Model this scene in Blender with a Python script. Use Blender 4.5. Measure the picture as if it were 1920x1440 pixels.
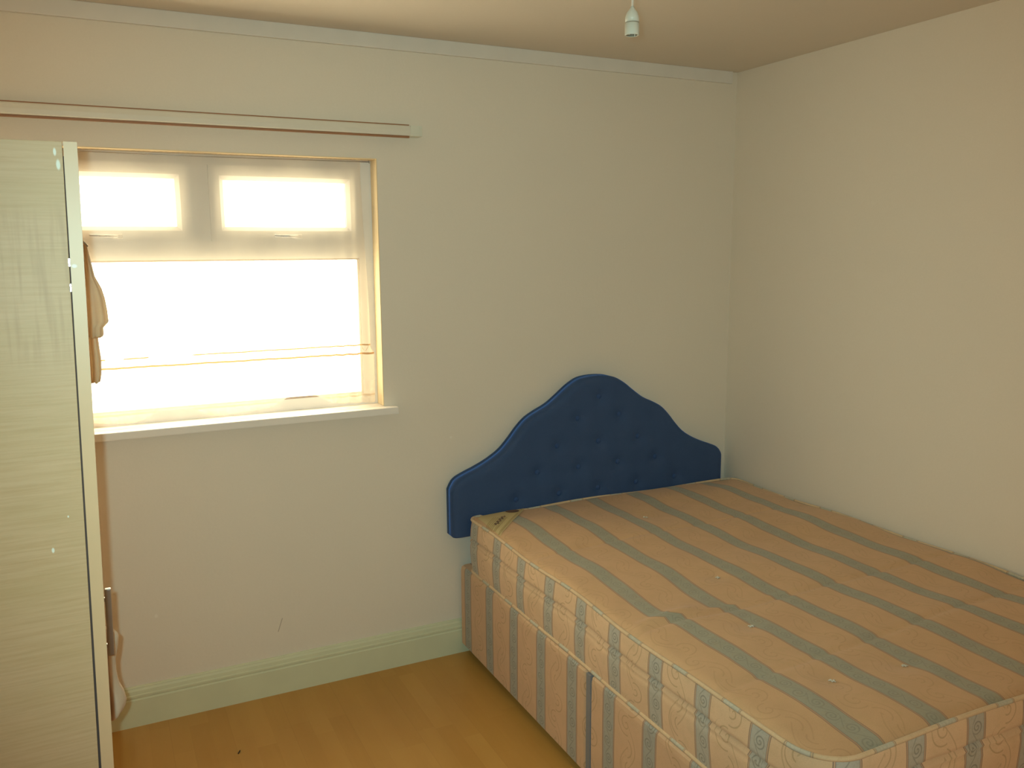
import bpy, bmesh, math, random
from math import pi, sin, cos, sqrt, atan2
from mathutils import Vector, Matrix
random.seed(7)
for o in list(bpy.data.objects): bpy.data.objects.remove(o, do_unlink=True)
S = bpy.context.scene
C = S.collection

# ------------------------------------------------------------------ camera
CAM = Vector((-2.6748, -3.1368, 1.6889))
YAW, PITCH, ROLL, FPX = .4546, -.1591, -.0062, 1587.27
fw = Vector((sin(YAW)*cos(PITCH), cos(YAW)*cos(PITCH), sin(PITCH)))
r0 = Vector((cos(YAW), -sin(YAW), 0)); u0 = r0.cross(fw)
rr = r0*cos(ROLL)+u0*sin(ROLL); uu = -r0*sin(ROLL)+u0*cos(ROLL)
cd = bpy.data.cameras.new('camera'); cam = bpy.data.objects.new('camera', cd); C.objects.link(cam)
M = Matrix((rr, uu, -fw)).transposed().to_4x4(); M.translation = CAM; cam.matrix_world = M
cd.sensor_width = 36; cd.lens = FPX/1920*36; cd.clip_start = .02
S.camera = cam

# ------------------------------------------------------------------ light and exposure
w = bpy.data.worlds.new('world'); S.world = w; w.use_nodes = True
bg = w.node_tree.nodes['Background']; bg.inputs[0].default_value = (.97, .84, .61, 1); bg.inputs[1].default_value = 11.5
# the camera's own flash, a few centimetres left of and above the lens
fl = bpy.data.lights.new('camera_flash', 'SPOT'); fo = bpy.data.objects.new('camera_flash', fl); C.objects.link(fo)
fl.energy = 100; fl.color = (.61, 1.0, .97); fl.shadow_soft_size = .007; fl.spot_size = math.radians(95); fl.spot_blend = 1.0
Mf = M.copy(); Mf.translation = CAM - rr*.026 + uu*.018; fo.matrix_world = Mf
# portal in the window opening: only guides sampling of the sky
pl = bpy.data.lights.new('window_portal', 'AREA'); po = bpy.data.objects.new('window_portal', pl); C.objects.link(po)
pl.shape = 'RECTANGLE'; pl.size = 1.3; pl.size_y = .98; pl.cycles.is_portal = True
po.location = (-2.32, .18, 1.55); po.rotation_euler = (-pi/2, 0, 0)
# added soft warm fill light behind the camera, in front of the closed wall
hl = bpy.data.lights.new('added_fill_light', 'AREA'); ho = bpy.data.objects.new('added_fill_light', hl); C.objects.link(ho)
hl.shape = 'RECTANGLE'; hl.size = .78; hl.size_y = 1.95; hl.energy = 4.0; hl.color = (1.0, .74, .46)
ho.location = (-1.25, -3.46, 1.0); ho.rotation_euler = (pi/2, 0, 0)
vs = S.view_settings; vs.view_transform = 'Standard'; vs.look = 'None'; vs.exposure = 0; vs.gamma = 1; vs.use_curve_mapping = False
S.cycles.max_bounces = 14; S.cycles.diffuse_bounces = 9; S.cycles.transparent_max_bounces = 16

# ------------------------------------------------------------------ shader helpers
class N:
    """tiny expression wrapper over math nodes"""
    def __init__(s, nt, sock): s.nt, s.s = nt, sock
    def _m(s, op, *a):
        n = s.nt.nodes.new('ShaderNodeMath'); n.operation = op
        for i, v in enumerate((s,)+a):
            if isinstance(v, N): s.nt.links.new(v.s, n.inputs[i])
            else: n.inputs[i].default_value = v
        return N(s.nt, n.outputs[0])
    def __add__(s, o): return s._m('ADD', o)
    __radd__ = __add__
    def __sub__(s, o): return s._m('SUBTRACT', o)
    def __mul__(s, o): return s._m('MULTIPLY', o)
    __rmul__ = __mul__
    def __truediv__(s, o): return s._m('DIVIDE', o)
    def abs(s): return s._m('ABSOLUTE')
    def sin(s): return s._m('SINE')
    def sqrt(s): return s._m('SQRT')
    def floor(s): return s._m('FLOOR')
    def fract(s): return s - s.floor()
    def mod2(s): return (s*.5).fract()*2
    def lt(s, v): return s._m('LESS_THAN', v)
    def gt(s, v): return s._m('GREATER_THAN', v)
    def max(s, v): return s._m('MAXIMUM', v)
    def min(s, v): return s._m('MINIMUM', v)
    def atan2(s, v): return s._m('ARCTAN2', v)
    def soft(s, a, b):           # 1 below a, 0 above b
        n = s.nt.nodes.new('ShaderNodeMapRange'); s.nt.links.new(s.s, n.inputs[0])
        n.inputs[1].default_value = a; n.inputs[2].default_value = b
        n.inputs[3].default_value = 1; n.inputs[4].default_value = 0; n.interpolation_type = 'SMOOTHSTEP'
        return N(s.nt, n.outputs[0])

def mat(name):
    m = bpy.data.materials.new(name); m.use_nodes = True
    return m, m.node_tree, m.node_tree.nodes['Principled BSDF']
def objco(nt):
    t = nt.nodes.new('ShaderNodeTexCoord'); x = nt.nodes.new('ShaderNodeSeparateXYZ'); nt.links.new(t.outputs['Object'], x.inputs[0])
    return t.outputs['Object'], [N(nt, x.outputs[i]) for i in range(3)]
def uvco(nt):
    t = nt.nodes.new('ShaderNodeTexCoord'); x = nt.nodes.new('ShaderNodeSeparateXYZ'); nt.links.new(t.outputs['UV'], x.inputs[0])
    return t.outputs['UV'], N(nt, x.outputs[0]), N(nt, x.outputs[1])
def noise(nt, vec, scale, detail=3, stretch=None, rough=.5):
    if stretch:
        mp = nt.nodes.new('ShaderNodeMapping'); mp.inputs['Scale'].default_value = stretch; nt.links.new(vec, mp.inputs[0]); vec = mp.outputs[0]
    n = nt.nodes.new('ShaderNodeTexNoise'); n.inputs['Scale'].default_value = scale; n.inputs['Detail'].default_value = detail
    n.inputs['Roughness'].default_value = rough
    nt.links.new(vec, n.inputs['Vector']); return N(nt, n.outputs[0])
def mix(nt, f, a, b):
    n = nt.nodes.new('ShaderNodeMix'); n.data_type = 'RGBA'
    if isinstance(f, N): nt.links.new(f.s, n.inputs[0])
    else: n.inputs[0].default_value = f
    for i, v in ((6, a), (7, b)):
        if isinstance(v, tuple): n.inputs[i].default_value = (*v, 1)
        else: nt.links.new(v, n.inputs[i])
    return n.outputs[2]
def bump(nt, b, h, strength, dist):
    n = nt.nodes.new('ShaderNodeBump'); n.inputs['Strength'].default_value = strength; n.inputs['Distance'].default_value = dist
    nt.links.new(h.s, n.inputs['Height']); nt.links.new(n.outputs[0], b.inputs['Normal'])
def plain(name, col, rough=.6, metal=0, var=.06, scale=9, spec=.4):
    m, nt, b = mat(name); v, _ = objco(nt); f = noise(nt, v, scale, 4)
    nt.links.new(mix(nt, f, tuple(c*(1-var) for c in col), tuple(min(1, c*(1+var)) for c in col)), b.inputs['Base Color'])
    b.inputs['Roughness'].default_value = rough; b.inputs['Metallic'].default_value = metal; b.inputs['Specular IOR Level'].default_value = spec
    return m

WALLC = (.80, .73, .625)
def wall_mat(name, col, marks=False):
    m, nt, b = mat(name); v, (x, y, z) = objco(nt)
    f = noise(nt, v, 1.6, 5); g = noise(nt, v, 160, 4, rough=.7)
    c = mix(nt, f, tuple(k*.965 for k in col), tuple(k*1.03 for k in col))
    c = mix(nt, (g-.5)*.35+.08, c, tuple(k*.8 for k in col))
    if marks:
        # a short pencil scratch and pale filler specks on the window wall
        t = (x+2.1355)-(z-.27)*.35
        sc = t.abs().soft(.0008, .0022)*(z-.27).abs().soft(.024, .028)
        c = mix(nt, sc*.6, c, (.22, .17, .12))
        for px, pz, r in ((-2.567, .395, .008), (-1.42, .93, .006)):
            d = ((x-px)*(x-px)+(z-pz)*(z-pz)*.6).sqrt()
            c = mix(nt, d.soft(r*.4, r)*.5, c, (.9, .86, .78))
    nt.links.new(c, b.inputs['Base Color']); b.inputs['Roughness'].default_value = .62; b.inputs['Specular IOR Level'].default_value = .25
    bump(nt, b, noise(nt, v, 70, 5), .10, .004)
    return m
M_WALL = wall_mat('cream_wall_paint', WALLC, True); M_SIDE = wall_mat('cream_side_wall_paint', WALLC)
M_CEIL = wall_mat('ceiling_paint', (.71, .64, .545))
M_COVE = plain('coving_white', (.76, .72, .66), .5)
M_SKIRT = plain('skirting_gloss_cream', (.66, .68, .48), .35)
M_SILL = plain('sill_white', (.85, .80, .74), .4)
M_PVC = plain('window_frame_white_plastic', (.78, .76, .74), .35)
M_GASK = plain('window_gasket_grey', (.32, .25, .2), .7)

def floor_mat():
    m, nt, b = mat('beech_laminate'); v, (x, y, z) = objco(nt)
    W = .0655
    row = (x/W).floor()
    rn = nt.nodes.new('ShaderNodeTexWhiteNoise'); rn.noise_dimensions = '1D'; nt.links.new(row.s, rn.inputs['W'])
    yy = y/.42 + N(nt, rn.outputs['Value'])*7
    seg = yy.floor()
    r2 = nt.nodes.new('ShaderNodeTexWhiteNoise'); r2.noise_dimensions = '2D'
    cb = nt.nodes.new('ShaderNodeCombineXYZ'); nt.links.new(row.s, cb.inputs[0]); nt.links.new(seg.s, cb.inputs[1]); nt.links.new(cb.outputs[0], r2.inputs['Vector'])
    t = N(nt, r2.outputs['Value'])
    g = noise(nt, v, 34, 6, (2.2, .12, 1)); g2 = noise(nt, v, 6, 4, (1.6, .4, 1))
    c = mix(nt, t, (.49, .265, .062), (.55, .31, .08))
    c = mix(nt, (g-.35)*1.3, c, (.54, .29, .075)); c = mix(nt, (g2-.5)*1.2+.15, c, (.44, .22, .048))
    e = (x/W).fract(); s = (e-.5).abs()
    line = s.gt(.494)*.10
    board = ((x/(W*3)).fract()-.5).abs().gt(.497)*.25
    ends = (yy.fract()-.5).abs().gt(.4985)*.12
    c = mix(nt, line.max(board).max(ends), c, (.2, .09, .025))
    nt.links.new(c, b.inputs['Base Color']); b.inputs['Roughness'].default_value = .33; b.inputs['Specular IOR Level'].default_value = .35
    return m
M_FLOOR = floor_mat()

def ash_mat():
    m, nt, b = mat('pale_ash_wood_foil'); v, (x, y, z) = objco(nt)
    g = noise(nt, v, 9, 8, (1.0, 1.0, 26), .65); wv = noise(nt, v, 3, 3, (1, 1, 5)); h = noise(nt, v, 2.2, 3)
    c = mix(nt, (g-.42).max(0)*2.0, (.545, .352, .20), (.42, .256, .115))
    c = mix(nt, (wv-.45).max(0)*1.6, c, (.45, .30, .14)); c = mix(nt, (h-.5).max(0)*.8, c, (.60, .41, .29))
    # drip stains running down the upper part of the panel
    dr = noise(nt, v, 1, 2, (95, 1, 7))
    zone = (z-1.64).abs().soft(.07, .13)*(x+.020).abs().soft(.03, .06)
    c = mix(nt, (dr-.47).max(0)*2.2*zone, c, (.36, .215, .115))
    for px, pz, rx, rz in ((-.032, 1.264, .0022, .0045), (-.009, 1.311, .0012, .002), (.0150, 1.822, .0022, .006), (.018, 1.805, .003, .008), (.012, 1.274, .0012, .003)):
        d = (((x-px)/rx)*((x-px)/rx)+((z-pz)/rz)*((z-pz)/rz)).sqrt()
        c = mix(nt, d.soft(.5, 1.1)*.75, c, (.78, .80, .72))
    nt.links.new(c, b.inputs['Base Color']); b.inputs['Roughness'].default_value = .48; b.inputs['Specular IOR Level'].default_value = .3
    bump(nt, b, g, .12, .002)
    return m
M_ASH = ash_mat()
M_EDGE = plain('cream_edge_banding', (.62, .395, .225), .4)
nt = M_EDGE.node_tree; b_ = nt.nodes['Principled BSDF']; v_, (x_, y_, z_) = objco(nt)
d_ = (((x_-.0268)/.0042)*((x_-.0268)/.0042)+((z_-1.668)/.0032)*((z_-1.668)/.0032)).sqrt()   # smear of white filler
nt.links.new(mix(nt, d_.soft(.4, 1.1)*.6, b_.inputs['Base Color'].links[0].from_socket, (.80, .78, .74)), b_.inputs['Base Color'])
M_DARK = plain('dark_carcass_interior', (.10, .055, .045), .8)
M_STEEL = plain('brushed_steel', (.42, .40, .38), .32, 1)
M_CHROME = plain('bright_steel_hinge', (.8, .8, .8), .2, 1)
M_RAILSHADE = plain('brown_rail_shadow', (.33, .16, .075), .5)
M_PLAST = plain('white_plastic', (.64, .62, .53), .35)
M_PLASTIN = plain('lampholder_dark_inside', (.18, .15, .10), .6)
M_CORD = plain('pink_white_flex', (.72, .60, .50), .5)
M_CASTOR = plain('black_castor', (.025, .022, .02), .5)
M_WOOD = plain('raw_pine_strut', (.5, .34, .18), .7)
M_RAIL = plain('rail_white', (.72, .68, .585), .45)
M_CAP = plain('rail_end_cap_pale', (.70, .70, .60), .45)

def cloth_mat(name, c1, c2, sc=40, transl=.25):
    m, nt, b = mat(name); v, _ = objco(nt)
    f = noise(nt, v, sc, 4); c = mix(nt, f, c1, c2)
    nt.links.new(c, b.inputs['Base Color']); b.inputs['Roughness'].default_value = .9; b.inputs['Specular IOR Level'].default_value = .1
    b.inputs['Sheen Weight'].default_value = .1
    tr = nt.nodes.new('ShaderNodeBsdfTranslucent'); nt.links.new(c, tr.inputs[0])
    ms = nt.nodes.new('ShaderNodeMixShader'); ms.inputs[0].default_value = transl
    out = nt.nodes['Material Output']; nt.links.new(b.outputs[0], ms.inputs[1]); nt.links.new(tr.outputs[0], ms.inputs[2]); nt.links.new(ms.outputs[0], out.inputs[0])
    return m
M_SHIRT = cloth_mat('tan_cloth', (.90, .72, .50), (.95, .82, .62), transl=.68)
M_LINEN = cloth_mat('pinkish_cream_cloth', (.66, .52, .38), (.70, .57, .43), transl=.1)

def velour():
    m, nt, b = mat('blue_velour'); v, _ = objco(nt)
    f = noise(nt, v, 7, 5); g = noise(nt, v, 240, 3)
    c = mix(nt, f, (.045, .080, .175), (.056, .098, .21)); c = mix(nt, (g-.5)*.5+.1, c, (.028, .06, .14))
    nt.links.new(c, b.inputs['Base Color']); b.inputs['Roughness'].default_value = .75; b.inputs['Specular IOR Level'].default_value = .12
    b.inputs['Sheen Weight'].default_value = 1.0; b.inputs['Sheen Roughness'].default_value = .35; b.inputs['Sheen Tint'].default_value = (.10, .25, .75, 1)
    bump(nt, b, g, .15, .001)
    return m
M_BLUE = velour()
M_BTN = plain('blue_velour_button', (.032, .075, .20), .85)

PITCH_S = .2028
def ticking(name, contrast, peach=(.77, .545, .345), grey=(.49, .475, .41), edge_shift=0):
    """peach damask with grey-green scroll stripes; uv in metres, stripe centres at u = k*PITCH_S"""
    m, nt, b = mat(name); vec, u, v = uvco(nt)
    wob = (noise(nt, vec, 3.2, 3)-.5)*.012
    uw = u+wob
    q = (uw/PITCH_S+.5).fract()-.5
    a = q*PITCH_S                          # signed metres from the stripe centre
    d = a.abs()
    stripe = d.soft(.0265, .0285)
    rails = (d-.0315).abs().soft(.0010, .0024).max((d-.0272).abs().soft(.0008, .0020)*.8)
    k = (u/PITCH_S+.5).floor()
    # scroll inside the stripe
    h = .052
    vv = v/h; cell = vv.floor(); sgn = (cell.mod2().gt(.5))*2-1
    ly = (vv.fract()-.5)*h; lx = a*sgn-.003
    r = (lx*lx+ly*ly).sqrt(); th = ly.atan2(lx)
    sp = (r/.0095+th/(2*pi)).fract()-.5
    curl = sp.abs().soft(.12, .26)*r.soft(.0165, .0185)
    vine = (a-(v*(pi/h)).sin()*.013).abs().soft(.0012, .0026)*(r.gt(.0165))
    leaf = noise(nt, vec, 120, 2)
    scroll = curl.max(vine*.8)*d.soft(.022, .025)
    # big scroll in the peach band
    H = .135
    vb = v/H+k*.5; cb = vb.floor(); sg = (cb.mod2().gt(.5))*2-1
    by = (vb.fract()-.5)*H
    bq = (uw/PITCH_S).fract()-.5; ba = bq*PITCH_S
    bx = ba*sg-.010
    R_ = (bx*bx+by*by).sqrt(); T_ = (by*1.0).atan2(bx*sg)
    sb = (R_/.0195+T_/(2*pi)).fract()-.5
    bigc = sb.abs().soft(.055, .14)*R_.soft(.038, .042)
    bvine = (ba-(v*(pi/H)+k*(pi/2)).sin()*.036).abs().soft(.0012, .0030)*(R_.gt(.036))
    big = bigc.max(bvine*.8)*d.gt(.037)
    n1 = noise(nt, vec, 14, 5); n2 = noise(nt, vec, 3.1, 3); n3 = noise(nt, vec, 420, 2)
    pc = mix(nt, n1, tuple(c*.9 for c in peach), tuple(min(1, c*1.08) for c in peach))
    pc = mix(nt, (n2-.5).max(0)*1.2, pc, tuple(a*b for a, b in zip(peach, (.95, .94, .8))))
    pc = mix(nt, big*(.50*contrast), pc, (.34, .205, .085))
    gc = mix(nt, n1, tuple(c*.92 for c in grey), tuple(c*1.08 for c in grey))
    gc = mix(nt, (leaf-.5).max(0)*2, gc, tuple(c*.8 for c in grey))
    gc = mix(nt, scroll*(.62*contrast), gc, (.15, .155, .13))
    c = mix(nt, stripe, pc, gc)
    c = mix(nt, rails*(.50+.30*contrast), c, (.215, .15, .13))
    n4 = noise(nt, vec, 30, 4, rough=.7); c = mix(nt, (n4-.5).max(0)*.9, c, (.46, .33, .14)); c = mix(nt, (n2-.55).max(0)*.8, c, (.42, .22, .15))
    c = mix(nt, (n3-.5)*.4+.05, c, (.25, .18, .10))
    nt.links.new(c, b.inputs['Base Color']); b.inputs['Roughness'].default_value = .68; b.inputs['Specular IOR Level'].default_value = .2
    b.inputs['Sheen Weight'].default_value = .15
    bump(nt, b, n1, .25, .004)
    return m
M_TOP = ticking('mattress_top_damask', .45, (.635, .40, .22), (.365, .355, .275))
M_TICK = ticking('mattress_border_damask', .85)
M_BASE = ticking('divan_base_damask', .85, (.67, .445, .275), (.39, .39, .345))
M_PIPE = ticking('piping_damask', .15, (.72, .53, .33), (.56, .53, .42))
M_GAP = plain('grey_blue_divan_fabric', (.24, .24, .25), .85)
M_LABEL = plain('cream_label_satin', (.62, .50, .25), .5)
M_LBLDK = plain('brown_label_print', (.17, .10, .07), .6)
M_LBLLN = plain('ochre_label_lines', (.46, .34, .15), .6)
M_TUFT = plain('pale_tuft_thread', (.66, .62, .52), .8)
M_CRUMB = plain('dark_crumb', (.03, .02, .015), .9)

def net_mat():
    m, nt, b = mat('sheer_net'); vec, u, v = uvco(nt)
    nt.nodes.remove(b)
    fine = noise(nt, vec, 500, 1)
    cross = (((u*1.0)/.011).fract()-.5).abs()
    z = v                                   # uv v = height in metres
    sag = (u-.0)*.01
    b1 = (z-(u*.006+1.308)).abs(); 
    l1 = (z-(u*.004+1.331)).abs().soft(.0018, .0034); l2 = (z-1.290).abs().soft(.0026, .0044)
    inb = (z-1.311).abs().lt(.020)
    zig = (((u/.03).fract()-.5).abs()*.06-(z-1.296)).abs().soft(.0010, .0022)*inb
    patchy = noise(nt, vec, 2.2, 2).gt(.47)
    emb = l1.max(zig*.7)*patchy
    emb = emb.max(l2)
    hem = (z-1.128).abs().soft(.003, .006)*.5
    emb = emb.max(hem).min(1)
    bt = nt.nodes.new('ShaderNodeBsdfTransparent')
    df = nt.nodes.new('ShaderNodeBsdfDiffuse'); df.inputs[0].default_value = (.86, .80, .72, 1)
    tl = nt.nodes.new('ShaderNodeBsdfTranslucent'); tl.inputs[0].default_value = (.90, .82, .70, 1)
    nt.links.new(mix(nt, emb, (.93, .80, .62), (.30, .16, .07)), tl.inputs[0])
    nt.links.new(mix(nt, emb, (.86, .80, .72), (.45, .30, .16)), df.inputs[0])
    a = nt.nodes.new('ShaderNodeMixShader'); a.inputs[0].default_value = .5
    nt.links.new(df.outputs[0], a.inputs[1]); nt.links.new(tl.outputs[0], a.inputs[2])
    o = nt.nodes.new('ShaderNodeMixShader'); nt.links.new((emb*.78+z.soft(1.10, 1.20)*.22+.28).min(1).s, o.inputs[0])
    nt.links.new(bt.outputs[0], o.inputs[1]); nt.links.new(a.outputs[0], o.inputs[2])
    nt.links.new(o.outputs[0], nt.nodes['Material Output'].inputs[0])
    return m
M_NET = net_mat()
def glass_mat():
    m, nt, b = mat('window_glass'); nt.nodes.remove(b)
    t = nt.nodes.new('ShaderNodeBsdfTransparent'); t.inputs[0].default_value = (.96, .98, .96, 1)
    g = nt.nodes.new('ShaderNodeBsdfGlossy'); g.inputs['Roughness'].default_value = .05
    o = nt.nodes.new('ShaderNodeMixShader'); o.inputs[0].default_value = .05
    nt.links.new(t.outputs[0], o.inputs[1]); nt.links.new(g.outputs[0], o.inputs[2]); nt.links.new(o.outputs[0], nt.nodes['Material Output'].inputs[0])
    return m
M_GLASS = glass_mat()

# ------------------------------------------------------------------ mesh helpers
def link(name, bm, m, parent=None, smooth=False, uvf=None):
    bmesh.ops.recalc_face_normals(bm, faces=bm.faces)
    me = bpy.data.meshes.new(name); bm.to_mesh(me); bm.free()
    o = bpy.data.objects.new(name, me); C.objects.link(o)
    if m: me.materials.append(m)
    if parent: o.parent = parent
    if smooth:
        for p in me.polygons: p.use_smooth = True
    return o
def tag(o, label, cat, group=None, kind=None):
    o['label'] = label; o['category'] = cat
    if group: o['group'] = group
    if kind: o['kind'] = kind
    return o
def empty(name, loc=(0, 0, 0), rz=0):
    o = bpy.data.objects.new(name, None); C.objects.link(o); o.location = loc; o.rotation_euler = (0, 0, rz); o.empty_display_size = .1
    return o
def box(bm, x0, x1, y0, y1, z0, z1, bev=0, seg=2):
    vs_ = [bm.verts.new((x, y, z)) for x in (x0, x1) for y in (y0, y1) for z in (z0, z1)]
    F = [(0, 1, 3, 2), (4, 6, 7, 5), (0, 4, 5, 1), (2, 3, 7, 6), (0, 2, 6, 4), (1, 5, 7, 3)]
    fs = [bm.faces.new([vs_[i] for i in f]) for f in F]
    if bev:
        es = {e for f in fs for e in f.edges}
        bmesh.ops.bevel(bm, geom=list(es), offset=bev, segments=seg, affect='EDGES', profile=.7)
def boxo(name, d, m, parent=None, bev=0, smooth=False):
    bm = bmesh.new(); box(bm, *d, bev=bev); return link(name, bm, m, parent, smooth)
def struct(name, d, m, bev=0):
    o = boxo(name, d, m, None, bev); o['kind'] = 'structure'; return o
def lathe(bm, prof, c, n=32, cap0=True, cap1=True):
    rings = [[bm.verts.new((c[0]+r*cos(2*pi*i/n), c[1]+r*sin(2*pi*i/n), c[2]+z)) for i in range(n)] for r, z in prof]
    for a, b in zip(rings, rings[1:]):
        for i in range(n): bm.faces.new((a[i], a[(i+1) % n], b[(i+1) % n], b[i]))
    if cap0: bm.faces.new(rings[0][::-1])
    if cap1: bm.faces.new(rings[-1])
def tube(bm, pts, r, n=8, closed=False, uvl=None):
    pts = [Vector(p) for p in pts]; L = len(pts); rings = []
    for i, p in enumerate(pts):
        a = pts[(i-1) % L] if closed or i > 0 else p; b = pts[(i+1) % L] if closed or i < L-1 else p
        t = (b-a).normalized(); up = Vector((0, 0, 1)) if abs(t.z) < .9 else Vector((1, 0, 0))
        s = t.cross(up).normalized(); q = s.cross(t)
        rings.append([bm.verts.new(p+s*r*cos(2*pi*k/n)+q*r*sin(2*pi*k/n)) for k in range(n)])
    R_ = list(zip(rings, rings[1:])) + ([(rings[-1], rings[0])] if closed else [])
    acc = 0
    for i, (a, b) in enumerate(R_):
        dl = (pts[(i+1) % L]-pts[i]).length
        for k in range(n):
            f = bm.faces.new((a[k], a[(k+1) % n], b[(k+1) % n], b[k]))
            if uvl:
                for lp, (uu_, vv_) in zip(f.loops, ((acc, .02+k*.002), (acc, .02+(k+1)*.002), (acc+dl, .02+(k+1)*.002), (acc+dl, .02+k*.002))): lp[uvl].uv = (uu_, vv_)
        acc += dl
    if not closed: bm.faces.new(rings[0][::-1]); bm.faces.new(rings[-1])
def smoothpoly(pts, n=8, closed=False):
    """Catmull-Rom through 2-D or 3-D points"""
    P = [Vector(p) for p in pts]; out = []; L = len(P)
    for i in range(L if closed else L-1):
        a = P[(i-1) % L] if closed or i > 0 else P[i]; b = P[i]; c = P[(i+1) % L]; d = P[(i+2) % L] if closed or i+2 < L else c
        for k in range(n):
            t = k/n; out.append(.5*((2*b)+(c-a)*t+(2*a-5*b+4*c-d)*t*t+(3*b-a-3*c+d)*t**3))
    if not closed: out.append(P[-1])
    return out
def prism(bm, pts, axis, a, b):
    """extrude a closed 2-D outline along an axis"""
    def mk(p, t): return {0: (t, p[0], p[1]), 1: (p[0], t, p[1]), 2: (p[0], p[1], t)}[axis]
    A = [bm.verts.new(mk(p, a)) for p in pts]; B = [bm.verts.new(mk(p, b)) for p in pts]
    bm.faces.new(A); bm.faces.new(B[::-1]); n = len(pts)
    for i in range(n): bm.faces.new((A[i], A[(i+1) % n], B[(i+1) % n], B[i]))

# ------------------------------------------------------------------ the room
XL, XR, YB, YN, H = -3.32, 0.0, 0.0, -3.48, 2.464
T = .14
struct('floor', (XL-T, XR+T, YN-T, YB+T, -.1, 0), M_FLOOR)
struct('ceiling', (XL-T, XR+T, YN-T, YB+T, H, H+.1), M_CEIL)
struct('wall_right', (XR, XR+T, YN, YB, 0, H), M_SIDE)
struct('wall_left', (XL-T, XL, YN, YB, 0, H), M_SIDE)
struct('wall_near', (XL-T, XR+T, YN-T, YN, 0, H), M_SIDE)
# window wall with its opening
WX0, WX1, WZ0, WZ1 = -2.955, -1.697, 1.064, 2.022
bm = bmesh.new()
box(bm, XL-T, WX0, YB, YB+T, 0, H); box(bm, WX1, XR+T, YB, YB+T, 0, H)
box(bm, WX0, WX1, YB, YB+T, 0, WZ0); box(bm, WX0, WX1, YB, YB+T, WZ1, H)
bmesh.ops.remove_doubles(bm, verts=bm.verts, dist=1e-5)
wf = link('wall_back', bm, M_WALL); wf['kind'] = 'structure'
bm = bmesh.new()
box(bm, WX0, WX0+.003, .0005, .0745, WZ0+.021, WZ1-.003); box(bm, WX1-.003, WX1, .0005, .0745, WZ0+.021, WZ1-.003); box(bm, WX0, WX1, .0005, .0745, WZ1-.003, WZ1)
o = link('trim_2', bm, plain('reveal_cream_gloss', (.80, .64, .40), .45)); o['kind'] = 'structure'
# flat white strip under the ceiling, ends at the corner
o = struct('trim_1', (XL, -.036, -.014, 0, 2.412, H), M_COVE, .003)
# skirting along the window wall: plain board with stepped top
def skirt(name, L0, L1, axis, side):
    prof = [(0, 0), (.020, 0), (.020, .100), (.0165, .104), (.0165, .107), (.019, .110), (.019, .117), (.015, .120), (.0145, .124), (.0135, .132), (.009, .138), (.008, .143), (.005, .146), (0, .146)]
    bm = bmesh.new()
    if axis == 0: prism(bm, [(YB-p, q) for p, q in prof], 0, L0, L1)
    else: prism(bm, [(side[0]+side[1]*p, q) for p, q in prof], 1, L0, L1)
    o = link(name, bm, M_SKIRT); o['kind'] = 'structure'
skirt('baseboard_back', XL, XR, 0, None)
skirt('baseboard_right', YN, -.021, 1, (XR, -1))
skirt('baseboard_left', YN, -.021, 1, (XL, 1))

# window: frame, two opening top lights, one fixed pane
win = empty('window_1', (0, 0, 0)); win['kind'] = 'structure'
fy0, fy1 = .075, .135
bm = bmesh.new()
MUL = -2.321
box(bm, WX0, WX0+.060, fy0, fy1, WZ0, WZ1); box(bm, WX1-.058, WX1, fy0, fy1, WZ0, WZ1)
box(bm, WX0+.06, WX1-.058, fy0, fy1, WZ1-.045, WZ1); box(bm, WX0+.06, WX1-.058, fy0, fy1, WZ0, WZ0+.064)
box(bm, WX0+.06, WX1-.058, fy0, fy1, 1.655, 1.725)
box(bm, MUL-.034, MUL+.034, fy0, fy1, 1.725, WZ1-.045)
link('window_frame', bm, M_PVC, win)
def ring(bm, x0, x1, z0, z1, w, y0, y1, bev=.006):
    # mitred frame with a sloped inner bead
    o_ = [(x0, z0), (x1, z0), (x1, z1), (x0, z1)]; i_ = [(x0+w, z0+w), (x1-w, z0+w), (x1-w, z1-w), (x0+w, z1-w)]
    m_ = [(x0+w-.014, z0+w-.014), (x1-w+.014, z0+w-.014), (x1-w+.014, z1-w+.014), (x0+w-.014, z1-w+.014)]
    R4 = []
    for pts, y in ((o_, y1), (o_, y0), (m_, y0), (i_, y0+.014), (i_, y1)): R4.append([bm.verts.new((x, y, z)) for x, z in pts])
    R4.append(R4[0])
    for a, b in zip(R4, R4[1:]):
        for k in range(4): bm.faces.new((a[k], a[(k+1) % 4], b[(k+1) % 4], b[k]))
for (x0, x1) in ((-2.897, -2.351), (-2.291, -1.750)):
    bm = bmesh.new(); ring(bm, x0, x1, 1.720, 1.984, .050, fy0-.014, fy1-.01)
    s = link('opening_light', bm, M_PVC, win)
    g = boxo('pane', (x0+.046, x1-.046, .10, .106, 1.766, 1.938), M_GLASS, s)
    bm = bmesh.new(); ring(bm, x0+.047, x1-.047, 1.767, 1.937, .0035, fy0-.001, fy0+.004); link('gasket', bm, M_GASK, s)
    bm = bmesh.new(); hx = (x0+x1)/2+.03
    box(bm, hx-.016, hx+.016, fy0-.024, fy0-.014, 1.728, 1.744, .003); tube(bm, [(hx, fy0-.026, 1.736), (hx-.03, fy0-.032, 1.737), (hx-.085, fy0-.032, 1.739)], .005, 8)
    link('window_latch', bm, M_PVC, s, True)
bm = bmesh.new(); ring(bm, WX0+.058, WX1-.056, WZ0+.062, 1.657, .006, fy0+.004, fy1-.01); link('glazing_bead', bm, M_PVC, win)
bm = bmesh.new(); ring(bm, WX0+.063, WX1-.061, WZ0+.067, 1.652, .003, fy0+.002, fy0+.008); link('gasket', bm, M_GASK, win)
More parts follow.
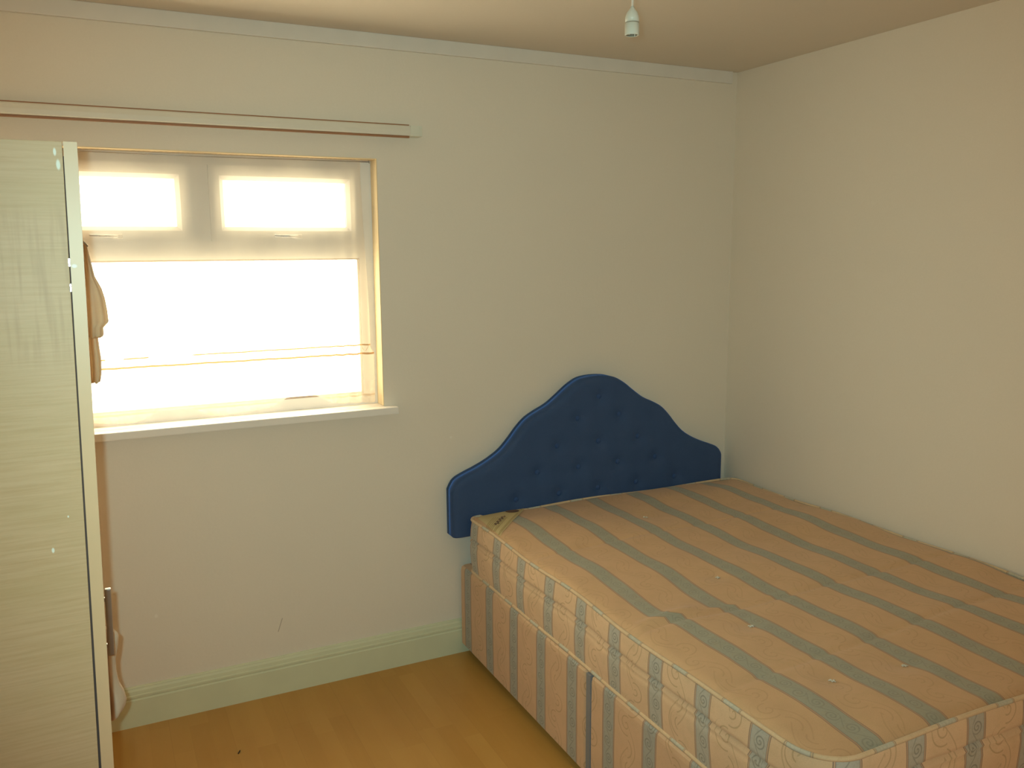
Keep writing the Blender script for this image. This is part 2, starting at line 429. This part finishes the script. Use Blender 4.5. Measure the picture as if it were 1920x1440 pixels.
boxo('pane', (WX0+.06, WX1-.058, .10, .106, WZ0+.064, 1.655), M_GLASS, win)
# window board
bm = bmesh.new(); box(bm, -2.985, -1.652, -.045, 0, 1.056, 1.084, .004); box(bm, WX0, WX1, -.002, .078, 1.0645, 1.084)
o = link('window_sill', bm, M_SILL, win)
# window hook for the curtain wire
t = empty('curtain_wire', (-1.712, .060, 2.014)); tag(t, 'thin curtain wire strung across the window top, with small steel hook at right', 'curtain wire')
bm = bmesh.new(); tube(bm, [(0, 0, 0), (-.62, 0, -.004), (-1.24, 0, 0)], .0018, 6); link('wire', bm, M_STEEL, t, True)
bm = bmesh.new(); tube(bm, [(.005, .014, .002), (.004, .010, .002), (.004, 0, -.004), (.002, -.005, .002), (.001, .0, .006)], .0016, 6); link('hook', bm, M_STEEL, t, True)

# net curtain: gathered sheet with uneven hem
def net():
    bm = bmesh.new(); uvl = bm.loops.layers.uv.new('UVMap')
    NX, NZ = 300, 60; X0, X1 = -2.93, -1.752
    G = []
    for i in range(NX+1):
        s = i/NX; col = []
        x = X0+(X1-X0)*s
        # hem lifts off the bottom frame in two places
        hem = 1.100+.010*sin(9*s+1)
        hem += .040*math.exp(-((x+2.45)/.10)**4)+.036*math.exp(-((x+2.01)/.085)**4)
        gat = .35+1.0*max(0, (s-.80)/.20)
        for j in range(NZ+1):
            t = j/NZ; z = 2.019+(hem-2.019)*t
            flare = (s**6)*.022*min(1, t*1.1)
            step = .014*max(0, min(1, (s-.985)/.015))*(1 if z < 1.30 else 0)
            amp = (.004+.006*t)*gat
            y = .040+amp*sin(s*150+sin(t*3+s*11)*1.2)+.004*sin(s*37+t*2)
            if t < .05: y += .004*sin(s*420)
            col.append(bm.verts.new((x+flare+step+.0025*sin(t*7+s*60), y, z)))
        G.append(col)
    for i in range(NX):
        for j in range(NZ):
            f = bm.faces.new((G[i][j], G[i+1][j], G[i+1][j+1], G[i][j+1]))
            for lp in f.loops: lp[uvl].uv = (lp.vert.co.x, lp.vert.co.z)
    # a pulled-back fold lying over the right edge
    return link('net_curtain', bm, M_NET, None, True)
tag(net(), 'sheer white net curtain with embroidered band hanging inside the window recess', 'curtain')

# curtain rail above the window; brown strips stand in for its flash shadow
t = empty('curtain_rail', (-1.579, -.05, 2.104)); tag(t, 'long white curtain rail with brown strips as shadow lines above the window', 'curtain rail')
L = -1.70
bm = bmesh.new(); prism(bm, [(.002, .0), (.0, .003), (-.002, .018), (0, .032), (.003, .036), (.050, .036), (.050, .030), (.012, .030), (.012, .006), (.050, .006), (.050, 0)], 0, L, 0); link('rail_body', bm, M_RAIL, t)
bm = bmesh.new(); box(bm, L, -.003, .006, .016, -.0075, -.0005); link('shadow_strip', bm, M_RAILSHADE, t)['label'] = 'thin brown strip standing in for the shadow under the rail'
bm = bmesh.new(); box(bm, L, -.003, .006, .014, .0362, .0405); link('shadow_strip', bm, M_RAILSHADE, t)['label'] = 'thin brown strip standing in for a shadow line along the top of the rail'
bm = bmesh.new(); box(bm, 0, .046, -.002, .050, -.001, .037, .003); box(bm, .034, .037, -.0035, 0, .001, .035); link('end_cap', bm, M_CAP, t)['label'] = 'pale green white end cap'

# ------------------------------------------------------------------ pendant lampholder
t = empty('pendant_lamp', (-1.577, -1.5, 2.1475)); LS = .81; t.scale = (LS, LS, LS); tag(t, 'white pendant lampholder without a bulb hanging from the ceiling', 'pendant lamp')
bm = bmesh.new(); lathe(bm, [(.0155, .002), (.0155, .030), (.0195, .032), (.0195, .0015), (.0198, 0), (.0155, 0), (.0155, .002)], (0, 0, 0), 40, False, False)
lathe(bm, [(.0196, 0), (.0198, .0305), (.0180, .0312)], (0, 0, 0), 40, False, False); link('skirt_ring', bm, M_PLAST, t, True)
bm = bmesh.new(); lathe(bm, [(.0192, .0335), (.0190, .046), (.0150, .058), (.0085, .066), (.0055, .070), (.0050, .0735)], (0, 0, 0), 40); link('lampholder_cap', bm, M_PLAST, t, True)
bm = bmesh.new(); lathe(bm, [(.0183, .0305), (.0183, .0340)], (0, 0, 0), 32); link('seam_ring', bm, M_PLASTIN, t, True)
bm = bmesh.new(); lathe(bm, [(.0153, .0008), (.0153, .030), (.002, .030)], (0, 0, 0), 32, False, True); link('socket_interior', bm, M_PLASTIN, t, True)  # inner wall coloured dark to paint the shade inside the hollow
bm = bmesh.new(); tube(bm, [(.001, -.012, .012), (.001, -.012, -.004)], .0012, 6); tube(bm, [(-.006, .004, .012), (-.006, .004, .002)], .0016, 6); link('bulb_contact', bm, M_PLAST, t, True)
bm = bmesh.new(); tube(bm, [(0, 0, .072), (.001, 0, .12), (.0015, 0, .2), (0, 0, (.3165/LS))], .0033, 10); link('flex', bm, M_CORD, t, True)
bm = bmesh.new(); lathe(bm, [(.006, (.3165/LS)-.038), (.012, (.3165/LS)-.028), (.040, (.3165/LS)-.016), (.044, (.3165/LS))], (0, 0, 0), 32); link('ceiling_rose', bm, M_PLAST, t, True)

# ------------------------------------------------------------------ wardrobe (leans a little to the right)
SH = .0236
ward = empty('wardrobe', (-2.7255, -1.80, 0), math.radians(1.15))
tag(ward, 'tall narrow wardrobe with pale greenish ash panels and cream door edges', 'wardrobe')
WD, WW, WH = .52, .84, 1.836      # depth (x), width (y), height
def shear(bm, gap=False):
    for v in bm.verts: v.co.x += SH*v.co.z
def wbox(name, d, m, par=ward, bev=.0008, gapf=False):
    bm = bmesh.new(); box(bm, *d, bev=bev)
    if gapf:                       # the gap between carcass and door widens towards the floor
        for v in bm.verts:
            if v.co.x > -.05: v.co.x -= .0042*(1-v.co.z/WH)
    shear(bm); o = link(name, bm, m, par)
    return o
wbox('side_panel', (-WD, -.0185, 0, .016, 0, WH), M_ASH, gapf=True)
wbox('side_panel', (-WD, -.0185, WW-.016, WW, 0, WH), M_ASH, gapf=True)
wbox('top_panel', (-WD, -.0185, .016, WW-.016, WH-.016, WH), M_ASH, gapf=True)
wbox('bottom_panel', (-WD, -.024, .016, WW-.016, .06, .076), M_ASH)
wbox('plinth', (-.055, -.040, .016, WW-.016, 0, .06), M_ASH)
wbox('back_panel', (-WD-.004, -WD, 0, WW, 0, WH), M_DARK)
wbox('divider_panel', (-WD, -.028, WW/2-.008, WW/2+.008, .076, WH-.016), M_DARK)
hd = .0172
def door(y0, y1, hy):
    d = wbox('door', (-hd, 0, y0, y1, .055, WH), M_ASH)
    return d
d1 = door(.0012, WW/2-.001, 0)
bm = bmesh.new(); box(bm, -hd, -.0002, 0, .0012, .055, WH); shear(bm); e = link('edge_band', bm, M_EDGE, d1); e['label'] = 'cream edge band of the near door'
d2 = door(WW/2+.001, WW, 0)
def handle(par, y):
    bm = bmesh.new()
    box(bm, .0055, .0165, y-.005, y+.005, .930, 1.062, .0016)
    for z in (.950, 1.042): box(bm, -.001, .007, y-.0035, y+.0035, z-.0035, z+.0035)
    shear(bm); h = link('handle', bm, M_STEEL, par); h['label'] = 'slim vertical steel bar handle'
handle(d1, .355)
for z in (1.673, 1.638, .86):     # concealed hinges glinting in the gap
    bm = bmesh.new(); box(bm, -.0203, -.0170, -.0003, .010, z-.006, z+.006, .0008); shear(bm); link('hinge', bm, M_CHROME, d1)['label'] = 'small bright hinge tip in the door gap'
bm = bmesh.new()                  # added dark strip: blocks window light and stands in for the gap's shade
box(bm, -.030, -.0171, .0162, .020, .06, WH-.018); shear(bm); link('gap_shade_strip', bm, M_DARK, ward)

# ------------------------------------------------------------------ cloths hanging at the wardrobe doors
def hanging(name, prof, xback, y, m, seed, folds, thick):
    """closed cloth body: prof = [(right x, z)] from top to bottom, soft vertical folds"""
    rnd = random.Random(seed); bm = bmesh.new(); n = 36; rings = []
    for (xr, z) in prof:
        xb = xback(z); wdt = max(.004, xr-xb); ring_ = []
        for k in range(n):
            a = 2*pi*k/n; cx = (xb+xr)/2
            tt = (1-cos(a))/2
            x = cx-wdt/2*cos(a)
            f = sin(a)*thick*(.35+.65*min(1, wdt/.03))
            yy = f*(1+.30*sin(tt*folds*2*pi+z*9))+.0012*folds*sin(tt*folds*2.2*pi+1.3)
            ring_.append(bm.verts.new((x, y+yy, z+.0025*sin(a*5+seed))))
        rings.append(ring_)
    for a, b in zip(rings, rings[1:]):
        for i in range(n): bm.faces.new((a[i], a[(i+1) % n], b[(i+1) % n], b[i]))
    bm.faces.new(rings[0]); bm.faces.new(rings[-1][::-1])
    return bm
def dface(y): return lambda z: -2.7255+SH*z-.020*(y+1.8)+.0012
YC = -1.30
K = 1.08/1.0
def remap(p, y):     # the profiles were measured on y=-1.38; slide them along their sight lines to depth y
    k = (y-CAM.y)/(-1.38-CAM.y)
    return [(CAM.x+(x-CAM.x)*k, CAM.z+(z-CAM.z)*k) for x, z in p]
back = [(-2.690, 1.712), (-2.683, 1.690), (-2.678, 1.66), (-2.673, 1.63), (-2.671, 1.60), (-2.672, 1.56), (-2.677, 1.531), (-2.676, 1.51), (-2.6745, 1.49), (-2.676, 1.461), (-2.679, 1.447), (-2.683, 1.4455)]
front = [(-2.684, 1.700), (-2.679, 1.673), (-2.674, 1.64), (-2.664, 1.617), (-2.660, 1.599), (-2.6575, 1.575), (-2.657, 1.557), (-2.663, 1.551), (-2.6665, 1.5475), (-2.667, 1.533), (-2.672, 1.530)]
t = empty('hanging_cloth', (0, 0, 0)); tag(t, 'tan ruffled cloth hanging at the wardrobe door against the bright window', 'cloth')
bm = hanging('b', remap(back, -1.30), dface(-1.30), -1.30, None, 3, 3, .016); link('back_layer', bm, M_SHIRT, t, True)
bm = hanging('f', remap(front, -1.345), dface(-1.345), -1.345, None, 5, 3, .012); link('front_layer', bm, M_SHIRT, t, True)
bm = bmesh.new(); z0 = remap([(0, 1.70)], -1.30)[0][1]; x0 = dface(-1.30)(z0)
tube(bm, [(x0-.004, -1.30, z0+.006), (x0+.006, -1.30, z0+.004), (x0+.012, -1.30, z0-.004)], .0022, 8); link('peg', bm, M_STEEL, t, True)
low = [(-2.704, .956), (-2.695, .953), (-2.685, .941), (-2.6875, .921), (-2.694, .893), (-2.694, .870), (-2.692, .850), (-2.689, .836), (-2.683, .822), (-2.680, .806), (-2.683, .793), (-2.690, .781), (-2.700, .773), (-2.707, .771)]
bm = hanging('l', remap(low, -1.28), dface(-1.28), -1.28, None, 8, .5, .022)
o = link('hanging_bag', bm, M_LINEN, None, True); tag(o, 'limp pinkish cream cloth bag hanging low behind the wardrobe handle', 'bag')

# ------------------------------------------------------------------ headboard
hb = empty('headboard', (-.763, -.072, .53)); tag(hb, 'blue velour buttoned headboard with curved top against the window wall', 'headboard')
half = [(.682, .0), (.684, .060), (.683, .160), (.676, .205), (.655, .232), (.618, .250), (.560, .272), (.500, .300), (.450, .332), (.410, .372), (.370, .418), (.330, .455), (.280, .482), (.230, .505), (.180, .540), (.130, .578), (.080, .605), (.035, .613)]
outl = [(-x, z) for x, z in half]+[(0, .6145)]+[(x, z) for x, z in half[::-1]]
outl = [tuple(p) for p in smoothpoly(outl, 4)]
BT = [(.0, .526), (-.105, .440), (.105, .440), (-.205, .331), (0, .331), (.205, .331), (-.30, .227), (-.10, .227), (.10, .227), (.30, .227), (-.40, .122), (-.195, .122), (.0, .122), (.20, .122), (.41, .122)]
def zt(x):
    ax = abs(x)
    pr = [(p[0], p[1]) for p in outl if p[0] <= 0]
    best = 0
    for (a, b), (c, d) in zip(pr, pr[1:]):
        if min(a, c) <= -ax <= max(a, c) and abs(c-a) > 1e-9: best = max(best, b+(d-b)*(-ax-a)/(c-a))
    return best
def headboard():
    bm = bmesh.new(); NX, NZ = 150, 66
    D = .060
    G = []
    for i in range(NX+1):
        s = -1+2*i/NX; s = s if abs(s) < .9 else s
        x = .6835*sin(s*pi/2*.999) if False else .6835*s
        top = max(.02, zt(min(.683, abs(x))))
        if abs(x) > .6828: top = .19
        col = []
        for j in range(NZ+1):
            t = j/NZ; z = top*t
            de = min((.6835-abs(x))*1.0, (top-z)*.92)
            e = max(0, min(1, de/.035)); puff = sqrt(max(0, 1-(1-e)**2))
            y = -.014*puff
            for bx, bz in BT:
                r2 = (x-bx)**2+(z-bz)**2
                y += .0105*math.exp(-r2/(2*.022**2))
            # soft diagonal creases between buttons
            y += .0010*cos((x/.10+z/.105)*pi)*cos((x/.10-z/.105)*pi)*puff
            col.append(bm.verts.new((x, y, z)))
        G.append(col)
    for i in range(NX):
        for j in range(NZ): bm.faces.new((G[i][j], G[i+1][j], G[i+1][j+1], G[i][j+1]))
    # sides and back
    rim = [G[i][0] for i in range(NX+1)]+[G[NX][j] for j in range(1, NZ+1)]+[G[i][NZ] for i in range(NX-1, -1, -1)]+[G[0][j] for j in range(NZ-1, 0, -1)]
    bk = [bm.verts.new((v.co.x, D+.006, v.co.z)) for v in rim]; n = len(rim)
    for i in range(n): bm.faces.new((rim[i], rim[(i+1) % n], bk[(i+1) % n], bk[i]))
    bm.faces.new(bk)
    o = link('padded_board', bm, M_BLUE, hb, True)
    for x, z in BT:
        bm = bmesh.new(); bmesh.ops.create_uvsphere(bm, u_segments=16, v_segments=10, radius=.0115)
        for v in bm.verts: v.co = Vector((v.co.x+x, v.co.y*.45-.0035, v.co.z+z))
        link('button', bm, M_BTN, hb, True)
    for x in (-.42, .42): boxo('strut', (x-.025, x+.025, .051, .067, -.53, .01), M_WOOD, hb, .002)
headboard()

# ------------------------------------------------------------------ divan base, two halves
BX0, BX1, BZ0, BZ1 = -1.400, -.032, .048, .392
def base(y0, y1, label, first):
    r = empty('divan_base', ((BX0+BX1)/2, (y0+y1)/2, 0)); tag(r, label, 'bed base', 'striped divan base halves under the mattress')
    cx, cy = r.location.x, r.location.y
    bm = bmesh.new(); uvl = bm.loops.layers.uv.new('UVMap')
    rc = .016
    pl_ = []
    for sx, sy, a0 in ((BX0+rc, y0+rc, pi), (BX1-rc, y0+rc, 1.5*pi), (BX1-rc, y1-rc, 0), (BX0+rc, y1-rc, .5*pi)):
        for k in range(5): a = a0+k*pi/8; pl_.append((sx+rc*cos(a), sy+rc*sin(a)))
    # subdivide
    pts = []
    for i, p in enumerate(pl_):
        q = pl_[(i+1) % len(pl_)]; d = math.dist(p, q); n = max(1, int(d/.04))
        for k in range(n): pts.append((p[0]+(q[0]-p[0])*k/n, p[1]+(q[1]-p[1])*k/n))
    rows = [(BZ0, -.004), (BZ0+.004, 0), (BZ0+.1, .0005), (BZ0+.2, .0005), (BZ1-.02, 0), (BZ1-.006, -.002), (BZ1, -.008)]
    cxx, cyy = cx, cy
    n = len(pts); R_ = []
    for z, off in rows:
        row = []
        for x, y in pts:
            dx = off if x < cxx else -off; dy = off if y < cyy else -off
            row.append(bm.verts.new((x-cx-dx if abs(x-cxx) > .5 else x-cx, y-cy-dy if abs(y-cyy) > .45 else y-cy, z)))
        R_.append(row)
    for (a, b) in zip(R_, R_[1:]):
        for i in range(n):
            f = bm.faces.new((a[i], a[(i+1) % n], b[(i+1) % n], b[i]))
            for lp in f.loops:
                X, Y = lp.vert.co.x+cx, lp.vert.co.y+cy
                nrm = f.normal if f.normal.length else Vector((1, 0, 0))
                mx = (pts[i][0]+pts[(i+1) % n][0])/2; my = (pts[i][1]+pts[(i+1) % n][1])/2
                if abs(mx-BX0) < rc*.9 or abs(mx-BX1) < rc*.9: u = -(Y+(.105 if first else .113+1.055-.0))*(PITCH_S/(.2115 if first else .206))
                else: u = X+.94
                lp[uvl].uv = (u, lp.vert.co.z)
    f = bm.faces.new(R_[-1]); 
    for lp in f.loops: lp[uvl].uv = (lp.vert.co.x, lp.vert.co.y)
    bm.faces.new(R_[0][::-1])
    link('upholstered_box', bm, M_BASE, r)
    for x in (BX0+.05, BX1-.05):
        for y in (y0+.035, y1-.045):
            bm = bmesh.new(); 
            lathe(bm, [(.006, .0), (.006, .022)], (x-cx, y-cy, .030), 12)
            b2 = bmesh.new(); lathe(b2, [(.019, -.009), (.0225, -.006), (.0225, .006), (.019, .009)], (0, 0, 0), 24)
            for v in b2.verts: v.co = Vector((v.co.x+x-cx, v.co.z+y-cy, v.co.y+.0226))
            me = bpy.data.meshes.new('tmp'); b2.to_mesh(me); b2.free(); bm.from_mesh(me); bpy.data.meshes.remove(me)
            link('castor', bm, M_CASTOR, r, True)['label'] = 'black castor'
    return r
b1 = base(-1.034, -.024, 'striped divan base half nearest the headboard, under the mattress', True)
bm = bmesh.new(); box(bm, BX0+.003-b1.location.x, BX1-.003-b1.location.x, -1.0585-b1.location.y, -1.0335-b1.location.y, BZ0+.002, BZ1-.004, .002)
link('joining_band', bm, M_GAP, b1)['label'] = 'grey blue fabric band'
base(-1.985, -1.060, 'striped divan base half at the foot of the bed, nearer the camera', False)

# ------------------------------------------------------------------ mattress
MX0, MX1, MY0, MY1, MZ0, MZ1 = -1.386, -.028, -1.968, -.101, .392, .618
mt = empty('mattress', ((MX0+MX1)/2, (MY0+MY1)/2, MZ0)); tag(mt, 'peach and grey green striped double mattress lying bare on the divan base', 'mattress')
MC = mt.location
RC = .105
def perim(off=0, N_=520, rc=RC):
    x0, x1, y0, y1 = MX0+off, MX1-off, MY0+off, MY1-off
    segs = []
    # start at the head-left corner and walk down the left side
    def rcn(c): return c
    rh = .05
    path = []
    def arc(cx, cy, r, a0, a1, n=14):
        for k in range(n+1): a = a0+(a1-a0)*k/n; path.append((cx+r*cos(a), cy+r*sin(a)))
    arc(x0+rh, y1-rh, rh, pi/2, pi, 10); arc(x0+rc, y0+rc, rc, pi, 1.5*pi); arc(x1-rc, y0+rc, rc, 1.5*pi, 2*pi); arc(x1-rh, y1-rh, rh, 0, pi/2, 10)
    path.append(path[0]); L = [0]
    for a, b in zip(path, path[1:]): L.append(L[-1]+math.dist(a, b))
    out = []; j = 0
    for i in range(N_):
        s = L[-1]*i/N_
        while L[j+1] < s: j += 1
        t = (s-L[j])/max(1e-9, L[j+1]-L[j]); a, b = path[j], path[j+1]
        out.append((a[0]+(b[0]-a[0])*t, a[1]+(b[1]-a[1])*t))
    return out, L[-1]
NP = 520
P0, PL = perim()
# lateral waviness of the border and little sags of the top edge
def wav(s): return .0035*sin(s*5.1+.4)+.0025*sin(s*11.7+1)
def sag(s): return .0045*sin(s*3.3+1.1)+.003*sin(s*8.9)
TUFTS = [(-.755, -.424), (-.914, -1.059), (-1.071, -1.393), (-1.107, -1.727), (-.871, -1.743)]
def topz(x, y):
    z = MZ1
    ex = min(x-MX0, MX1-x); ey = min(y-MY0, MY1-y); e = max(0, min(ex, ey))
    z += .010*min(1, e/.16)-.012*max(0, 1-e/.030)**2
    for a, b in TUFTS: z -= .0075*math.exp(-((x-a)**2+(y-b)**2)/(2*.030**2))
    z -= .006*math.exp(-((x+.75)**2/.3+(y+1.0)**2/.35))
    # crosswise quilting seams
    for yy, sk_, am in ((-1.275, .05, .006), (-1.62, .30, .005), (-.62, .1, .0035)):
        d = (y-yy)-(x+1.1)*sk_*.2
        z -= am*math.exp(-(d/.011)**2)*(1 if x < -.2 else .5)
    # shallow ridge where the cover has bunched near the left edge
    d = (y+1.235)-(x+1.25)*.12
    z += .011*math.exp(-(d/.018)**2)*math.exp(-((x+1.25)/.11)**4)
    z += .0032*sin(x*9+y*4)+.0028*sin(y*13+x*5)+.0015*sin(y*27-x*14)
    return z
def stripe_shift(x, y):          # the print runs a little askew and jumps at the bunched seam
    s = .006*sin(y*3.1+x*2)
    if y > -1.245: s += .034*math.exp(-((x+1.2)/.25)**2)*math.exp(-((y+1.245)/.22)**2)
    return s
bm = bmesh.new(); uvl = bm.loops.layers.uv.new('UVMap')
NR = 70; cx, cy = (MX0+MX1)/2, (MY0+MY1)/2; rings = []
# medial-line contraction keeps the rings even
for k in range(NR+1):
    t = (k/NR)**1.0; row = []
    for i, (x, y) in enumerate(P0):
        s = PL*i/NP
        hw = (MX1-MX0)/2
        my = max(MY0+hw, min(MY1-hw, y))
        X = x+(cx-x)*t; Y = y+(my-y)*t
        if k == 0: pass
        w_ = wav(s)*(1-t)**6
        ax = -1 if x < cx else 1
        row.append(bm.verts.new((X-cx+ax*w_, Y-cy, topz(X, Y)+sag(s)*(1-t)**8-MC.z)))
    rings.append(row)
for a, b in zip(rings, rings[1:]):
    for i in range(NP):
        try: f = bm.faces.new((a[i], a[(i+1) % NP], b[(i+1) % NP], b[i]))
        except ValueError: continue
for f in bm.faces:
    for lp in f.loops:
        X, Y = lp.vert.co.x+cx, lp.vert.co.y+cy
        lp[uvl].uv = (X+1.236+stripe_shift(X, Y), Y)
bmesh.ops.remove_doubles(bm, verts=bm.verts, dist=1e-4)
link('top_panel', bm, M_TOP, mt, True)
# border
bm = bmesh.new(); uvl = bm.loops.layers.uv.new('UVMap'); NZ = 26; rows = []
Hh = MZ1-.012-MZ0
for j in range(NZ+1):
    t = j/NZ; row = []
    for i, (x, y) in enumerate(P0):
        s = PL*i/NP
        nx, ny = P0[(i+1) % NP][0]-P0[i-1][0], P0[(i+1) % NP][1]-P0[i-1][1]; l = math.hypot(nx, ny); nx, ny = -ny/l, nx/l   # points inward for this winding
        puff = .010*abs(sin(pi*t))**.6
        for q in (.56, .66): puff -= .010*math.exp(-((t-q)/.016)**2)
        puff += .0018*sin(s*37)*sin(pi*t)
        o_ = puff
        zz = MZ0+Hh*t+(sag(s)*t)
        w_ = wav(s)*(.4+.6*t); ax = -1 if x < cx else 1
        inward = 1 if ((cx-x)*nx+(cy-y)*ny) > 0 else -1
        row.append(bm.verts.new((x-cx-nx*inward*o_+ax*w_, y-cy-ny*inward*o_, zz-MC.z)))
    rows.append(row)
# u runs along the border; offset so the first stripe sits 0.158 m from the head end
OFF = None
for i, (x, y) in enumerate(P0):
    if abs(x-MX0) < 1e-6 and y < -.158: OFF = PL*i/NP; break
for j in range(NZ):
    for i in range(NP):
        f = bm.faces.new((rows[j][i], rows[j][(i+1) % NP], rows[j+1][(i+1) % NP], rows[j+1][i]))
        for lp, (ii, jj) in zip(f.loops, ((i, j), (i+1, j), (i+1, j+1), (i, j+1))):
            s = PL*ii/NP-OFF
            lp[uvl].uv = (s+.004*sin(jj/NZ*4+s*3), jj/NZ*Hh)
link('border', bm, M_TICK, mt, True)
# underside
bm = bmesh.new(); bm.faces.new([bm.verts.new((x-cx, y-cy, 0.0005)) for x, y in perim(.004, 120)[0]]); link('underside', bm, M_GAP, mt)
# piping cords
for nm, zz, inset, rr_ in (('piping', MZ1-.0085, -.0015, .0058), ('piping', MZ0+.006, -.0035, .0058)):
    bm = bmesh.new(); uvl = bm.loops.layers.uv.new('UVMap'); pts = []
    P1, L1 = perim(inset)
    for i, (x, y) in enumerate(P1):
        s = PL*i/NP; ax = -1 if x < cx else 1; top = zz > .5
        pts.append((x-cx+ax*wav(s)*(1 if top else .4), y-cy, zz+(sag(s) if top else 0)-MC.z))
    tube(bm, pts, rr_, 8, True, uvl); link(nm, bm, M_PIPE, mt, True)
# tufts
for n_, (a, b) in enumerate(TUFTS):
    bm = bmesh.new(); z = topz(a, b)-MC.z; rnd = random.Random(n_)
    for k in range(7):
        an = rnd.random()*2*pi; l = .005+.007*rnd.random()
        tube(bm, [(a-cx, b-cy, z), (a-cx+l*.5*cos(an), b-cy+l*.5*sin(an), z+.004), (a-cx+l*cos(an), b-cy+l*sin(an), z+.002)], .0016, 5)
    link('tuft', bm, M_TUFT, mt, True)
# corner label: cream triangle with printed lines, dark oval and a scrawl
lab = empty('mattress_label', (0, 0, 0)); lab.parent = mt; lab['label'] = 'cream corner label with a dark oval and a small script word'
def fullz(x, y):
    t = max(0, min(1, min(x-MX0, MX1-x, MY1-y)/((MX1-MX0)/2)))
    if MY1-y < x-MX0: s = max(0, .05-(x-MX0))
    else: s = (MY1-y)-.05+.0785
    return topz(x, y)+sag(s)*(1-t)**8
def onz(x, y, h): return (x-cx, y-cy, fullz(x, y)-MC.z+h)
A, B_, C_ = Vector((-1.370, -.150)), Vector((-1.376, -.372)), Vector((-1.135, -.112))
D_ = Vector((-1.335, -.112))
def patch(poly, h, n=14):
    bm = bmesh.new(); a, b, c = poly; g = {}
    for i in range(n+1):
        for j in range(n+1-i):
            p = a+(b-a)*(i/n)+(c-a)*(j/n); g[i, j] = bm.verts.new(onz(p.x, p.y, h))
    for i in range(n):
        for j in range(n-i):
            bm.faces.new((g[i, j], g[i+1, j], g[i, j+1]))
            if i+j < n-1: bm.faces.new((g[i+1, j], g[i+1, j+1], g[i, j+1]))
    return bm
bm = patch((A, B_, C_), .0026); b2 = patch((A, C_, D_), .0026)
me = bpy.data.meshes.new('tmp'); b2.to_mesh(me); b2.free(); bm.from_mesh(me); bpy.data.meshes.remove(me)
bmesh.ops.remove_doubles(bm, verts=bm.verts, dist=1e-4)
link('label_patch', bm, M_LABEL, lab)
bm = bmesh.new()
dv = (C_-B_).normalized(); nv = Vector((-dv.y, dv.x))
for off in (.008, .013, .034, .040, .052, .060, .068, .076, .084):
    l0, l1 = .10+off*.3, .95-off*1.6
    p, q = B_+(C_-B_)*(l0 if off > .02 else .03)+nv*off, B_+(C_-B_)*((l1*.62) if off > .02 else .97)+nv*off
    tube(bm, [onz(*(p+(q-p)*k/12), .0032) for k in range(13)], .0009, 4)
link('printed_line', bm, M_LBLLN, lab)
bm = bmesh.new(); oc = Vector((-1.212, -.139))
ovl = [(oc.x+.028*cos(a)-.004*sin(a), oc.y+.020*sin(a)) for a in [2*pi*k/28 for k in range(28)]]
bm.faces.new([bm.verts.new(onz(x, y, .0042)) for x, y in ovl]); link('oval_emblem', bm, M_LBLDK, lab)
bm = bmesh.new(); p0 = B_+(C_-B_)*.28+nv*.048
scr = [p0+dv*(.0092*k)+nv*(.008*sin(k*2.1)+.002*(k % 3)) for k in range(13)]
sp_ = smoothpoly([(v.x, v.y) for v in scr], 4)
tube(bm, [onz(v.x, v.y, .0040) for v in sp_], .0024, 5); link('script_word', bm, M_LBLDK, lab)

# ------------------------------------------------------------------ a crumb on the floor
bm = bmesh.new(); tube(bm, [(-2.358, -.356, .0018), (-2.353, -.348, .003), (-2.350, -.340, .0018)], .0018, 6)
tag(link('crumb', bm, M_CRUMB, None, True), 'tiny dark crumb on the laminate floor near the skirting', 'crumb')
